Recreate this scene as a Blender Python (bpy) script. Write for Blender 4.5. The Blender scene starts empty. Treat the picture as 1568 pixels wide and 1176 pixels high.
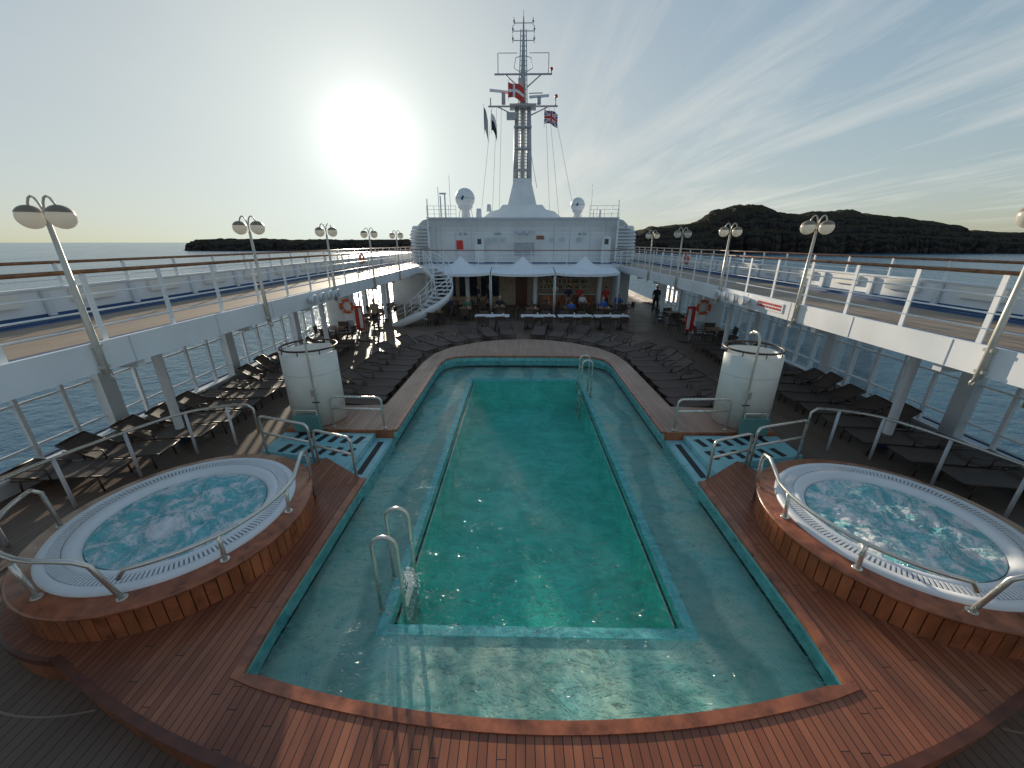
import bpy, math, random
from math import sin, cos, pi, radians, exp, atan2
from mathutils import Vector, Matrix, noise
random.seed(7)
scene = bpy.context.scene
COL = scene.collection

# ------------------------------------------------------------------ node helpers
def mat_new(name):
    m = bpy.data.materials.new(name); m.use_nodes = True
    nt = m.node_tree; nt.nodes.clear()
    return m, nt, nt.nodes.new('ShaderNodeOutputMaterial')
def node(nt, typ, ins=None, **props):
    n = nt.nodes.new(typ)
    for k, v in props.items(): setattr(n, k, v)
    for k, v in (ins or {}).items():
        s = n.inputs[k]
        if isinstance(v, bpy.types.NodeSocket): nt.links.new(v, s)
        else:
            if s.type == 'RGBA' and len(v) == 3: v = (*v, 1)
            s.default_value = v
    return n
def mth(nt, op, a, b=0.0, clamp=False):
    return node(nt, 'ShaderNodeMath', {0: a, 1: b}, operation=op, use_clamp=clamp).outputs[0]
def mix(nt, f, a, b, bt='MIX'):
    return node(nt, 'ShaderNodeMixRGB', {'Fac': f, 'Color1': a, 'Color2': b}, blend_type=bt).outputs[0]
def ramp(nt, f, stops):
    n = node(nt, 'ShaderNodeValToRGB', {'Fac': f})
    cr = n.color_ramp
    while len(cr.elements) < len(stops): cr.elements.new(0.5)
    for e, (p, c) in zip(cr.elements, stops):
        e.position = p
        e.color = (c, c, c, 1) if isinstance(c, (int, float)) else (*c, 1)
    return n.outputs[0]
def coords(nt, scale=(1, 1, 1)):
    tc = node(nt, 'ShaderNodeTexCoord')
    mp = node(nt, 'ShaderNodeMapping', {'Vector': tc.outputs['Object'], 'Scale': scale})
    return mp.outputs[0]
def finish(nt, out, sock): nt.links.new(sock, out.inputs['Surface'])

def pbr(name, col, rough=0.5, metal=0.0, var=0.12, nscale=3.0, bump=0.0, bscale=40.0, spec=0.5, stretch=(1,1,1), coat=0.0):
    m, nt, out = mat_new(name)
    v = coords(nt, stretch)
    nz = node(nt, 'ShaderNodeTexNoise', {'Vector': v, 'Scale': nscale, 'Detail': 4.0}).outputs[0]
    f = ramp(nt, nz, [(0.3, 0.0), (0.7, 1.0)])
    c = mix(nt, f, [x*(1-var) for x in col], [min(1, x*(1+var)) for x in col])
    r = mth(nt, 'ADD', mth(nt, 'MULTIPLY', nz, 0.25), max(0.02, rough-0.12))
    ins = {'Base Color': c, 'Roughness': r, 'Metallic': metal, 'Specular IOR Level': spec, 'Coat Weight': coat, 'Coat Roughness': .15}
    if bump:
        n2 = node(nt, 'ShaderNodeTexNoise', {'Vector': v, 'Scale': bscale, 'Detail': 4.0}).outputs[0]
        ins['Normal'] = node(nt, 'ShaderNodeBump', {'Height': n2, 'Strength': bump, 'Distance': 0.02}).outputs[0]
    finish(nt, out, node(nt, 'ShaderNodeBsdfPrincipled', ins).outputs[0])
    return m

def planks(name, c1, c2, gapc, width, gap, length=2.2, axis=0, rough=0.45, wear=0.3, spec=0.5, coat=0.0):
    m, nt, out = mat_new(name)
    tc = node(nt, 'ShaderNodeTexCoord')
    sp = node(nt, 'ShaderNodeSeparateXYZ', {0: tc.outputs['Object']})
    a, b = (sp.outputs[0], sp.outputs[1]) if axis == 0 else (sp.outputs[1], sp.outputs[0])
    ax = mth(nt, 'DIVIDE', a, width); ai = mth(nt, 'FLOOR', ax); af = mth(nt, 'FRACT', ax)
    wn = node(nt, 'ShaderNodeTexWhiteNoise', {'W': ai}, noise_dimensions='1D').outputs[0]
    bx = mth(nt, 'ADD', mth(nt, 'DIVIDE', b, length), mth(nt, 'MULTIPLY', wn, 7.3))
    bi = mth(nt, 'FLOOR', bx); bf = mth(nt, 'FRACT', bx)
    cv = node(nt, 'ShaderNodeCombineXYZ', {0: ai, 1: bi, 2: 0.0}).outputs[0]
    wn2 = node(nt, 'ShaderNodeTexWhiteNoise', {'Vector': cv}, noise_dimensions='3D').outputs[0]
    st = (30, 1.5, 30) if axis == 0 else (1.5, 30, 30)
    mp = node(nt, 'ShaderNodeMapping', {'Vector': tc.outputs['Object'], 'Scale': st}).outputs[0]
    gr = node(nt, 'ShaderNodeTexNoise', {'Vector': mp, 'Scale': 1.0, 'Detail': 4.0}).outputs[0]
    big = node(nt, 'ShaderNodeTexNoise', {'Vector': tc.outputs['Object'], 'Scale': 0.9, 'Detail': 5.0}).outputs[0]
    f = mth(nt, 'ADD', mth(nt, 'MULTIPLY', wn2, 0.6), mth(nt, 'MULTIPLY', gr, 0.4))
    c = mix(nt, f, c1, c2)
    c = mix(nt, mth(nt, 'MULTIPLY', ramp(nt, big, [(0.4, 0.0), (0.7, 1.0)]), wear), c, [x*0.5 for x in c1])
    g1 = mth(nt, 'LESS_THAN', af, gap/width)
    g2 = mth(nt, 'LESS_THAN', bf, gap/length)
    g = mth(nt, 'MAXIMUM', g1, g2)
    c = mix(nt, g, c, gapc)
    h = mth(nt, 'SUBTRACT', mth(nt, 'MULTIPLY', gr, 0.3), g)
    bp = node(nt, 'ShaderNodeBump', {'Height': h, 'Strength': 0.6, 'Distance': 0.004}).outputs[0]
    r = mth(nt, 'ADD', mth(nt, 'MULTIPLY', big, 0.4), rough-0.18)
    finish(nt, out, node(nt, 'ShaderNodeBsdfPrincipled', {'Base Color': c, 'Roughness': r, 'Normal': bp, 'Specular IOR Level': spec, 'Coat Weight': coat, 'Coat Roughness': .2}).outputs[0])
    return m

# ------------------------------------------------------------------ materials
WHITE = pbr('white_paint', (0.82, 0.83, 0.84), 0.4, var=0.05, nscale=1.2)
WHITE2 = pbr('white_paint_weathered', (0.70, 0.72, 0.74), 0.5, var=0.1, nscale=0.8)
CREAM = pbr('cream_paint', (0.80, 0.77, 0.70), 0.4, var=0.05)
GREY = pbr('grey_paint', (0.35, 0.37, 0.40), 0.5)
LGREY = pbr('light_grey_louvre', (0.5, 0.53, 0.57), 0.5)
MASTM = pbr('mast_paint', (0.40, 0.41, 0.43), 0.45, var=0.15)
BLUE = pbr('blue_trim', (0.02, 0.08, 0.2), 0.4)
BLACK = pbr('black_rubber', (0.02, 0.02, 0.022), 0.6)
STEEL = pbr('stainless_steel', (0.74, 0.70, 0.63), 0.28, metal=0.7, var=0.05)
TEAKCAP = pbr('varnished_teak', (0.27, 0.12, 0.055), 0.3, var=0.3, nscale=8)
LAMPPOLE = pbr('lamp_pole_paint', (0.60, 0.56, 0.48), 0.35, metal=0.2)
LAMPCAP = pbr('lamp_cap_bronze', (0.28, 0.22, 0.16), 0.4, metal=0.3)
WOODTOP = planks('mahogany_planks', (0.22, 0.062, 0.030), (0.46, 0.165, 0.08), (0.03, 0.015, 0.012), 0.085, 0.009, 2.0, 0, 0.40, 0.6, spec=.4, coat=.2)
WOODRIM = pbr('mahogany_coping', (0.34, 0.108, 0.048), 0.3, var=0.4, nscale=6, bump=0.1, coat=.3)
WOODPANEL = pbr('mahogany_panel', (0.37, 0.122, 0.05), 0.35, var=0.45, nscale=4, stretch=(1, 1, 0.3), bump=0.1, coat=.2)
WOODDARK = pbr('dark_wood', (0.13, 0.042, 0.024), 0.4, var=0.3, nscale=5)
DECK = planks('brown_composite_deck', (0.185, 0.128, 0.095), (0.235, 0.168, 0.125), (0.05, 0.042, 0.036), 0.12, 0.010, 30.0, 0, 0.5, 0.3, spec=.35)
TRACK = planks('tan_teak_deck', (0.30, 0.22, 0.155), (0.40, 0.30, 0.21), (0.12, 0.09, 0.07), 0.1, 0.006, 3.0, 0, 0.6, 0.2)
FARWOOD = planks('weathered_teak', (0.34, 0.19, 0.13), (0.50, 0.31, 0.22), (0.1, 0.07, 0.05), 0.1, 0.008, 2.0, 0, 0.40, 0.3, coat=.15)
FABRIC = pbr('dark_sling_fabric', (0.085, 0.055, 0.042), 0.6, var=0.3, nscale=12, bump=0.2, bscale=150)
FRAMEB = pbr('bronze_frame', (0.09, 0.065, 0.05), 0.4, metal=0.6)
TILEW = pbr('aqua_tile', (0.28, 0.57, 0.60), 0.3, var=0.12)
CYAN = pbr('cyan_tile', (0.36, 0.86, 0.93), 0.25, var=0.1, nscale=10)
TEALWALL = pbr('teal_tile_wall', (0.22, 0.58, 0.60), 0.3, var=0.2, nscale=6)
GREENP = pbr('green_panel', (0.12, 0.27, 0.25), 0.4)
RED = pbr('red_paint', (0.6, 0.03, 0.02), 0.4)
ORANGE = pbr('orange_plastic', (0.75, 0.13, 0.03), 0.45)
YELLOW = pbr('yellow_plastic', (0.75, 0.5, 0.03), 0.45)
FLAGW = pbr('flag_white', (0.8, 0.8, 0.8), 0.8)
FLAGB = pbr('flag_blue', (0.02, 0.04, 0.25), 0.8)
FLAGK = pbr('flag_black', (0.02, 0.02, 0.03), 0.8)
BARWOOD = pbr('bar_wood', (0.26, 0.12, 0.06), 0.45, var=0.3)
BARWALL = pbr('bar_wall', (0.50, 0.38, 0.28), 0.6, var=0.2)
DARKGL = pbr('dark_window_glass', (0.03, 0.04, 0.05), 0.08, var=0.2)
CANVAS = pbr('white_canvas', (0.84, 0.86, 0.89), 0.8, var=0.04, bump=0.1, bscale=8)
BOTTLE1 = pbr('bottle_green', (0.05, 0.2, 0.06), 0.2); BOTTLE2 = pbr('bottle_amber', (0.5, 0.22, 0.03), 0.2)
HULLM = pbr('hull_blue', (0.03, 0.06, 0.13), 0.3)
SEAM = pbr('pale_deck_seam', (0.34, 0.27, 0.20), 0.5)
SPLASH = pbr('white_water_spray', (0.9, 0.95, 0.97), 0.15)

def opal_mat():
    m, nt, out = mat_new('opal_glass')
    d = node(nt, 'ShaderNodeBsdfPrincipled', {'Base Color': (.9, .88, .82), 'Roughness': .2}).outputs[0]
    t = node(nt, 'ShaderNodeBsdfTranslucent', {'Color': (.97, .94, .86)}).outputs[0]
    finish(nt, out, node(nt, 'ShaderNodeMixShader', {0: .55, 1: d, 2: t}).outputs[0]); return m
OPAL = opal_mat()

def deep_mat():
    m, nt, out = mat_new('deep_pool_tile')
    v = coords(nt)
    n = node(nt, 'ShaderNodeTexNoise', {'Vector': v, 'Scale': 1.1, 'Detail': 4.0, 'Distortion': 1.5}).outputs[0]
    c = mix(nt, ramp(nt, n, [(.35, 0.0), (.65, 1.0)]), (0.07, 0.74, 0.64), (0.16, 0.95, 0.84))
    finish(nt, out, node(nt, 'ShaderNodeBsdfPrincipled', {'Base Color': c, 'Roughness': 0.5}).outputs[0])
    return m
DEEP = deep_mat()

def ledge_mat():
    m, nt, out = mat_new('pool_ledge_wavy')
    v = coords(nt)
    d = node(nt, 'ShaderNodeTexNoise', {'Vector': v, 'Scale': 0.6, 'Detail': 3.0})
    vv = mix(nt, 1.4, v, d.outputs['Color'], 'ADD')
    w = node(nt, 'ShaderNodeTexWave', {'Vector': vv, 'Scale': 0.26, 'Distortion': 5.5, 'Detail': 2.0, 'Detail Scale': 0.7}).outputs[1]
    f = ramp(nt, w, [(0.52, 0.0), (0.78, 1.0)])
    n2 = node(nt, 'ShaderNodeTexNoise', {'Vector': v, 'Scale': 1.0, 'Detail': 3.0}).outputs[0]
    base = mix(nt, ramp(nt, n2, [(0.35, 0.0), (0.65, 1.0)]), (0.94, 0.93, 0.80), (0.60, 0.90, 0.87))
    c = mix(nt, mth(nt, 'MULTIPLY', f, 0.62), base, (0.24, 0.46, 0.46))  # darker teal wavy bands mixed over the pale base
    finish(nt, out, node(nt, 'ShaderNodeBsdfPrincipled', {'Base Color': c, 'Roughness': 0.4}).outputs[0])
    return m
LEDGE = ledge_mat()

def water_mat(name, dark, light, bright, caus=3.0, bstr=1.0, bscale=2.4):
    m, nt, out = mat_new(name)
    v = coords(nt, (1, 1.7, 1))
    n1 = node(nt, 'ShaderNodeTexNoise', {'Vector': v, 'Scale': bscale, 'Detail': 3.0, 'Roughness': 0.55, 'Distortion': 1.2}).outputs[0]
    n2 = node(nt, 'ShaderNodeTexNoise', {'Vector': v, 'Scale': bscale*3.0, 'Detail': 2.0, 'Distortion': 1.2}).outputs[0]
    rg = mth(nt, 'ABSOLUTE', mth(nt, 'SUBTRACT', n2, .5))
    h = mth(nt, 'SUBTRACT', n1, mth(nt, 'MULTIPLY', rg, 0.4))
    h2 = mth(nt, 'ADD', h, mth(nt, 'MULTIPLY', n2, 0.32))
    bp = node(nt, 'ShaderNodeBump', {'Height': h2, 'Strength': bstr, 'Distance': 0.42}).outputs[0]
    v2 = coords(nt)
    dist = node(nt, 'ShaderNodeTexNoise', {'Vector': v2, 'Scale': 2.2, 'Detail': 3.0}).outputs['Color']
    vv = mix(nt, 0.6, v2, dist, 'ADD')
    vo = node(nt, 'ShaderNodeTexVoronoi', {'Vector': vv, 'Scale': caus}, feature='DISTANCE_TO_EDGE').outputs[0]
    cf = ramp(nt, vo, [(0.0, 1.0), (0.05, 0.55), (0.13, 0.12), (0.3, 0.0)])  # caustic light lines, painted into the transparent tint
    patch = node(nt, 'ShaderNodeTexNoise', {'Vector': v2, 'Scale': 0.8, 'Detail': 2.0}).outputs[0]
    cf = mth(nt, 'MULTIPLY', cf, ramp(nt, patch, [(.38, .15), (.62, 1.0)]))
    ripple_tint = mix(nt, ramp(nt, h, [(.32, 0.0), (.52, 1.0)]), dark, light)  # ripple light painted into the tint: lighter crests, darker troughs
    tc = mix(nt, cf, ripple_tint, bright)
    tr = node(nt, 'ShaderNodeBsdfTransparent', {'Color': tc}).outputs[0]
    gl = node(nt, 'ShaderNodeBsdfGlossy', {'Color': (1, 1, 1), 'Roughness': 0.07, 'Normal': bp}).outputs[0]
    fr = node(nt, 'ShaderNodeFresnel', {'IOR': 1.33, 'Normal': bp}).outputs[0]
    finish(nt, out, node(nt, 'ShaderNodeMixShader', {0: mth(nt, 'MULTIPLY', fr, .85), 1: tr, 2: gl}).outputs[0])
    return m
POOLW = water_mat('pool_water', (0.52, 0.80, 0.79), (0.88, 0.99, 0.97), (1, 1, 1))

def foam_mat():
    m, nt, out = mat_new('bubbling_tub_water')
    v = coords(nt)
    n1 = node(nt, 'ShaderNodeTexNoise', {'Vector': v, 'Scale': 1.8, 'Detail': 10.0, 'Roughness': 0.7, 'Distortion': 2.2}).outputs[0]
    n2 = node(nt, 'ShaderNodeTexNoise', {'Vector': v, 'Scale': 16.0, 'Detail': 5.0, 'Distortion': 1.0}).outputs[0]
    f = ramp(nt, mth(nt, 'ADD', mth(nt, 'MULTIPLY', n1, .85), mth(nt, 'MULTIPLY', n2, .15)), [(0.43, 0.0), (0.50, 0.35), (0.55, 1.0)])
    c = mix(nt, f, (0.20, 0.66, 0.69), (1.0, 1.0, 1.0))
    h = mth(nt, 'ADD', n1, mth(nt, 'MULTIPLY', n2, 0.4))
    bp = node(nt, 'ShaderNodeBump', {'Height': h, 'Strength': 1.0, 'Distance': 0.1}).outputs[0]
    finish(nt, out, node(nt, 'ShaderNodeBsdfPrincipled', {'Base Color': c, 'Roughness': mth(nt, 'ADD', mth(nt, 'MULTIPLY', f, 0.6), 0.1), 'Normal': bp, 'IOR': 1.33}).outputs[0])
    return m
FOAM = foam_mat()

def sea_mat():
    m, nt, out = mat_new('sea_water')
    v = coords(nt)
    n1 = node(nt, 'ShaderNodeTexNoise', {'Vector': v, 'Scale': 0.35, 'Detail': 6.0, 'Roughness': 0.6}).outputs[0]
    n3 = node(nt, 'ShaderNodeTexNoise', {'Vector': v, 'Scale': 0.012, 'Detail': 4.0}).outputs[0]
    bp = node(nt, 'ShaderNodeBump', {'Height': n1, 'Strength': 0.55, 'Distance': 1.3}).outputs[0]
    c = mix(nt, n3, (0.03, 0.11, 0.18), (0.055, 0.16, 0.24))
    finish(nt, out, node(nt, 'ShaderNodeBsdfPrincipled', {'Base Color': c, 'Roughness': mth(nt, 'ADD', mth(nt, 'MULTIPLY', n3, 0.18), 0.10), 'Normal': bp, 'IOR': 1.33}).outputs[0])
    return m
SEA = sea_mat()

def glass_mat():
    m, nt, out = mat_new('window_glass')
    fr = node(nt, 'ShaderNodeFresnel', {'IOR': 1.35}).outputs[0]
    tr = node(nt, 'ShaderNodeBsdfTransparent', {'Color': (0.90, 0.95, 0.97)}).outputs[0]
    gl = node(nt, 'ShaderNodeBsdfGlossy', {'Color': (0.9, 0.9, 0.9), 'Roughness': 0.02}).outputs[0]
    finish(nt, out, node(nt, 'ShaderNodeMixShader', {0: mth(nt, 'MULTIPLY', fr, 0.5), 1: tr, 2: gl}).outputs[0])
    return m
GLASS = glass_mat()

def land_mat():
    m, nt, out = mat_new('basalt_and_grass')
    tc = node(nt, 'ShaderNodeTexCoord')
    sp = node(nt, 'ShaderNodeSeparateXYZ', {0: tc.outputs['Object']})
    n0 = node(nt, 'ShaderNodeTexNoise', {'Vector': tc.outputs['Object'], 'Scale': 0.02, 'Detail': 8.0, 'Roughness': .65}).outputs[0]
    vst = node(nt, 'ShaderNodeMapping', {'Vector': tc.outputs['Object'], 'Scale': (.12, .02, .012)}).outputs[0]
    n1 = node(nt, 'ShaderNodeTexNoise', {'Vector': vst, 'Scale': 1.0, 'Detail': 6.0}).outputs[0]
    zz = mth(nt, 'ADD', mth(nt, 'MULTIPLY', sp.outputs[2], 0.07), mth(nt, 'MULTIPLY', n0, 5.0))
    st = mth(nt, 'MULTIPLY', mth(nt, 'FRACT', zz), n1)
    nrm = node(nt, 'ShaderNodeSeparateXYZ', {0: node(nt, 'ShaderNodeNewGeometry').outputs['Normal']}).outputs[2]
    rock = mix(nt, ramp(nt, st, [(.1, 0.0), (.55, 1.0)]), (0.026, 0.023, 0.022), (0.085, 0.068, 0.056))
    grass = mix(nt, n0, (0.030, 0.028, 0.018), (0.07, 0.056, 0.032))
    c = mix(nt, ramp(nt, mth(nt, 'ADD', nrm, mth(nt, 'MULTIPLY', n1, .3)), [(0.7, 0.0), (1.1, 1.0)]), rock, grass)
    bp = node(nt, 'ShaderNodeBump', {'Height': mth(nt, 'ADD', n0, n1), 'Strength': 1.0, 'Distance': 9.0}).outputs[0]
    finish(nt, out, node(nt, 'ShaderNodeBsdfPrincipled', {'Base Color': c, 'Roughness': 0.95, 'Normal': bp, 'Specular IOR Level': .1}).outputs[0])
    return m
LAND = land_mat()

# ------------------------------------------------------------------ mesh builder
class MB:
    def __init__(s): s.v=[]; s.f=[]; s.m=[]; s.mats=[]; s.sm=[]
    def mi(s, mat):
        if mat not in s.mats: s.mats.append(mat)
        return s.mats.index(mat)
    def face(s, idx, mat, smooth=False): s.f.append(tuple(idx)); s.m.append(s.mi(mat)); s.sm.append(smooth)
    def addv(s, pts):
        b = len(s.v); s.v += [tuple(p) for p in pts]; return b
    def box(s, c, size, mat, rz=0.0, M=None):
        x, y, z = [k/2 for k in size]
        pts = [Vector((i*x, j*y, k*z)) for k in (-1, 1) for j in (-1, 1) for i in (-1, 1)]
        R = M if M else Matrix.Rotation(rz, 3, 'Z')
        b = s.addv([R @ p + Vector(c) for p in pts])
        for q in ((0,2,3,1),(4,5,7,6),(0,1,5,4),(2,6,7,3),(0,4,6,2),(1,3,7,5)): s.face([b+i for i in q], mat)
    def bx(s, x0, x1, y0, y1, z0, z1, mat): s.box(((x0+x1)/2, (y0+y1)/2, (z0+z1)/2), (abs(x1-x0), abs(y1-y0), abs(z1-z0)), mat)
    def tube(s, pts, r, mat, seg=8, closed=False, rs=None):
        pts = [Vector(p) for p in pts]; n = len(pts); rings = []
        up = None
        for i, p in enumerate(pts):
            if closed: d = pts[(i+1) % n] - pts[i-1]
            else: d = pts[min(i+1, n-1)] - pts[max(i-1, 0)]
            d.normalize()
            if up is None: up = Vector((0, 0, 1)) if abs(d.z) < 0.9 else Vector((1, 0, 0))
            a = d.cross(up)
            if a.length < 1e-4: a = d.orthogonal()
            a.normalize(); b2 = a.cross(d); b2.normalize(); up = b2
            rr = rs[i] if rs else r
            rings.append(s.addv([p + a*(cos(2*pi*k/seg)*rr) + b2*(sin(2*pi*k/seg)*rr) for k in range(seg)]))
        rng = range(n) if closed else range(n-1)
        for i in rng:
            A, B = rings[i], rings[(i+1) % n]
            for k in range(seg): s.face((A+k, A+(k+1) % seg, B+(k+1) % seg, B+k), mat, True)
        if not closed:
            s.face([rings[0]+k for k in range(seg)][::-1], mat); s.face([rings[-1]+k for k in range(seg)], mat)
    def cyl(s, p1, p2, r, mat, seg=12, r2=None): s.tube([p1, p2], r, mat, seg, rs=[r, r if r2 is None else r2])
    def lathe(s, c, prof, mat, seg=48, a0=0.0, a1=2*pi, mats=None, smooth=True):
        full = abs(a1-a0-2*pi) < 1e-6
        n = seg if full else seg+1
        rings = []
        for r, z in prof:
            rings.append(s.addv([(c[0]+r*cos(a0+(a1-a0)*k/seg), c[1]+r*sin(a0+(a1-a0)*k/seg), c[2]+z) for k in range(n)]))
        for i in range(len(prof)-1):
            A, B = rings[i], rings[i+1]; mt = mats[i] if mats else mat
            for k in range(seg):
                k2 = (k+1) % n
                s.face((A+k, A+k2, B+k2, B+k), mt, smooth)
    def sphere(s, c, r, mat, seg=16, rings=10, M=None, sel=None):
        if isinstance(r, (int, float)): r = (r, r, r)
        M = M or Matrix.Identity(3); c = Vector(c); ids = []
        for i in range(rings+1):
            th = pi*i/rings
            ids.append(s.addv([c + M @ Vector((r[0]*sin(th)*cos(2*pi*k/seg), r[1]*sin(th)*sin(2*pi*k/seg), r[2]*cos(th))) for k in range(seg)]))
        for i in range(rings):
            for k in range(seg):
                if sel and not sel(pi*(i+.5)/rings, 2*pi*(k+.5)/seg): continue
                s.face((ids[i]+k, ids[i+1]+k, ids[i+1]+(k+1) % seg, ids[i]+(k+1) % seg), mat, True)
    def prism(s, poly, z0, z1, mat, side=None):
        n = len(poly)
        a = sum(poly[i][0]*poly[(i+1)%n][1]-poly[(i+1)%n][0]*poly[i][1] for i in range(n))
        if a < 0: poly = poly[::-1]
        b0 = s.addv([(x, y, z0) for x, y in poly]); b1 = s.addv([(x, y, z1) for x, y in poly])
        s.face([b1+i for i in range(n)], mat); s.face([b0+i for i in range(n)][::-1], side or mat)
        for i in range(n): s.face((b0+i, b0+(i+1)%n, b1+(i+1)%n, b1+i), side or mat)
    def strip(s, pairs, z, mat, z0=None, side=None, inner_side=None):
        A = s.addv([(p[0][0], p[0][1], z) for p in pairs]); B = s.addv([(p[1][0], p[1][1], z) for p in pairs])
        n = len(pairs)
        for i in range(n-1): s.face((A+i, B+i, B+i+1, A+i+1), mat)
        if z0 is not None:
            C = s.addv([(p[1][0], p[1][1], z0) for p in pairs]); D = s.addv([(p[0][0], p[0][1], z0) for p in pairs])
            for i in range(n-1):
                s.face((B+i, C+i, C+i+1, B+i+1), side or mat)
                if inner_side: s.face((A+i, A+i+1, D+i+1, D+i), inner_side)
            for i in (0, n-1): s.face((A+i, B+i, C+i, D+i), side or mat)
    def obj(s, name, loc=(0,0,0), rot=0.0, bevel=0.0):
        me = bpy.data.meshes.new(name); me.from_pydata(s.v, [], s.f)
        for m in s.mats: me.materials.append(m)
        me.polygons.foreach_set('material_index', s.m); me.polygons.foreach_set('use_smooth', s.sm)
        me.update()
        o = bpy.data.objects.new(name, me); COL.objects.link(o); o.location = loc; o.rotation_euler = (0, 0, rot)
        if bevel:
            b = o.modifiers.new('bevel', 'BEVEL'); b.width = bevel; b.segments = 2; b.limit_method = 'ANGLE'
        return o
def inst(o, name, loc, rot):
    n = bpy.data.objects.new(name, o.data); COL.objects.link(n); n.location = loc; n.rotation_euler = (0, 0, rot); return n

# ------------------------------------------------------------------ sea & land
M = MB(); S = 40000
b = M.addv([(-S, -S, 0), (S, -S, 0), (S, S, 0), (-S, S, 0)]); M.face((b, b+1, b+2, b+3), SEA)
M.obj('sea', (0, 0, -17.35))

def interp(tab, x):
    if x <= tab[0][0]: return tab[0][1]
    for (a, va), (b2, vb) in zip(tab, tab[1:]):
        if x <= b2: return va+(vb-va)*(x-a)/(b2-a)
    return tab[-1][1]
def island(name, tab, yr, depth, ns=420, nc=40, seed=0.0, cliff=0.4):
    M = MB(); x0, x1 = tab[0][0], tab[-1][0]; rows = []
    prof = [(0, 0), (0.012, cliff*0.6), (0.04, cliff), (0.12, cliff+.06), (0.13, cliff+.18), (0.22, cliff+.24), (0.235, cliff+.38), (0.33, 0.93), (0.42, 1.0), (0.6, 0.85), (0.85, 0.5), (1, 0)]
    for i in range(ns+1):
        x = x0+(x1-x0)*i/ns; h = interp(tab, x)
        e = min(1, min(i, ns-i)/(ns*0.06)+0.12)
        gully = abs(noise.fractal(Vector((x*0.03+seed, 2.0, 1)), 1.0, 2.0, 5))
        row = []
        for j in range(nc+1):
            c = (j/nc)**1.5
            n1 = noise.fractal(Vector((x*0.012+seed, c*3, 0)), 1.0, 2.0, 5)
            n2 = noise.fractal(Vector((x*0.05+seed, c*6, 4)), 1.0, 2.0, 5)
            cc = max(0, min(1, c+(.05*n2+.06*n1)*(1-c)*(c > 0)))
            z = h*interp(prof, cc)*(1+0.05*n2) + (n1*3.0 if c > 0.05 else n1*1.5)
            yy = yr+(c-0.4)*depth*e + n1*22*(1-c)*e + n2*9*e + gully*26*e*max(0, 1-c*5)
            row.append((x, yy, -17.4+max(-0.5, z)))
        rows.append(M.addv(row))
    for i in range(ns):
        for j in range(nc): M.face((rows[i]+j, rows[i+1]+j, rows[i+1]+j+1, rows[i]+j+1), LAND)
    M.obj(name)
island('rocky_island', [(180, 34), (260, 46), (305, 56), (380, 63), (415, 70), (445, 88), (470, 98), (490, 100), (495, 103), (540, 104), (560, 102), (575, 92), (600, 89), (640, 85), (720, 91), (765, 92), (770, 87), (790, 87), (850, 80), (920, 70), (955, 66), (985, 62), (1000, 50), (1080, 47), (1150, 45), (1172, 36), (1190, 4)], 970, 300)
island('low_headland', [(-985, 2), (-965, 5), (-945, 6), (-935, 24), (-925, 28), (-850, 30), (-700, 29), (-500, 28), (-300, 27), (0, 28), (300, 20)], 1180, 200, ns=260, seed=9.0, cliff=0.7)

# ------------------------------------------------------------------ hull and decks
M = MB()
for s in (-1, 1): M.bx(s*10.35, s*10.45, -20, 62, -18, 0.38, HULLM)
M.bx(-10.3, 10.3, 61.9, 62, -18, 3, HULLM); M.bx(-10.3, 10.3, -20, -19.9, -18, 3, HULLM)
M.obj('ship_hull')
M = MB()
for x0, x1, y0, y1 in ((-10.35, -3.3, -19.9, 61.9), (3.3, 10.35, -19.9, 61.9), (-3.3, 3.3, -19.9, 2.2), (-3.3, 3.3, 14.8, 61.9)):
    b = M.addv([(x0, y0, 0), (x1, y0, 0), (x1, y1, 0), (x0, y1, 0)]); M.face((b, b+1, b+2, b+3), DECK)
for s in (-1, 1):
    a0, a1 = (radians(150), radians(285)) if s < 0 else (radians(-105), radians(30))
    M.lathe((s*5.28, 4.65, 0), [(2.2, .004), (2.22, .004)], SEAM, 60, a0, a1)
    M.lathe((s*5.28, 4.65, 0), [(2.75, .004), (2.765, .004)], BLACK, 60, a0, a1)
M.obj('lower_deck_floor')
M = MB()
M.bx(-10.3, 10.3, -12, -0.9, 2.75, 3.1, WHITE)
b = M.addv([(-10.3, -12, 3.104), (10.3, -12, 3.104), (10.3, -0.9, 3.104), (-10.3, -0.9, 3.104)]); M.face((b, b+1, b+2, b+3), TRACK)
M.obj('aft_viewing_deck')

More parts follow.
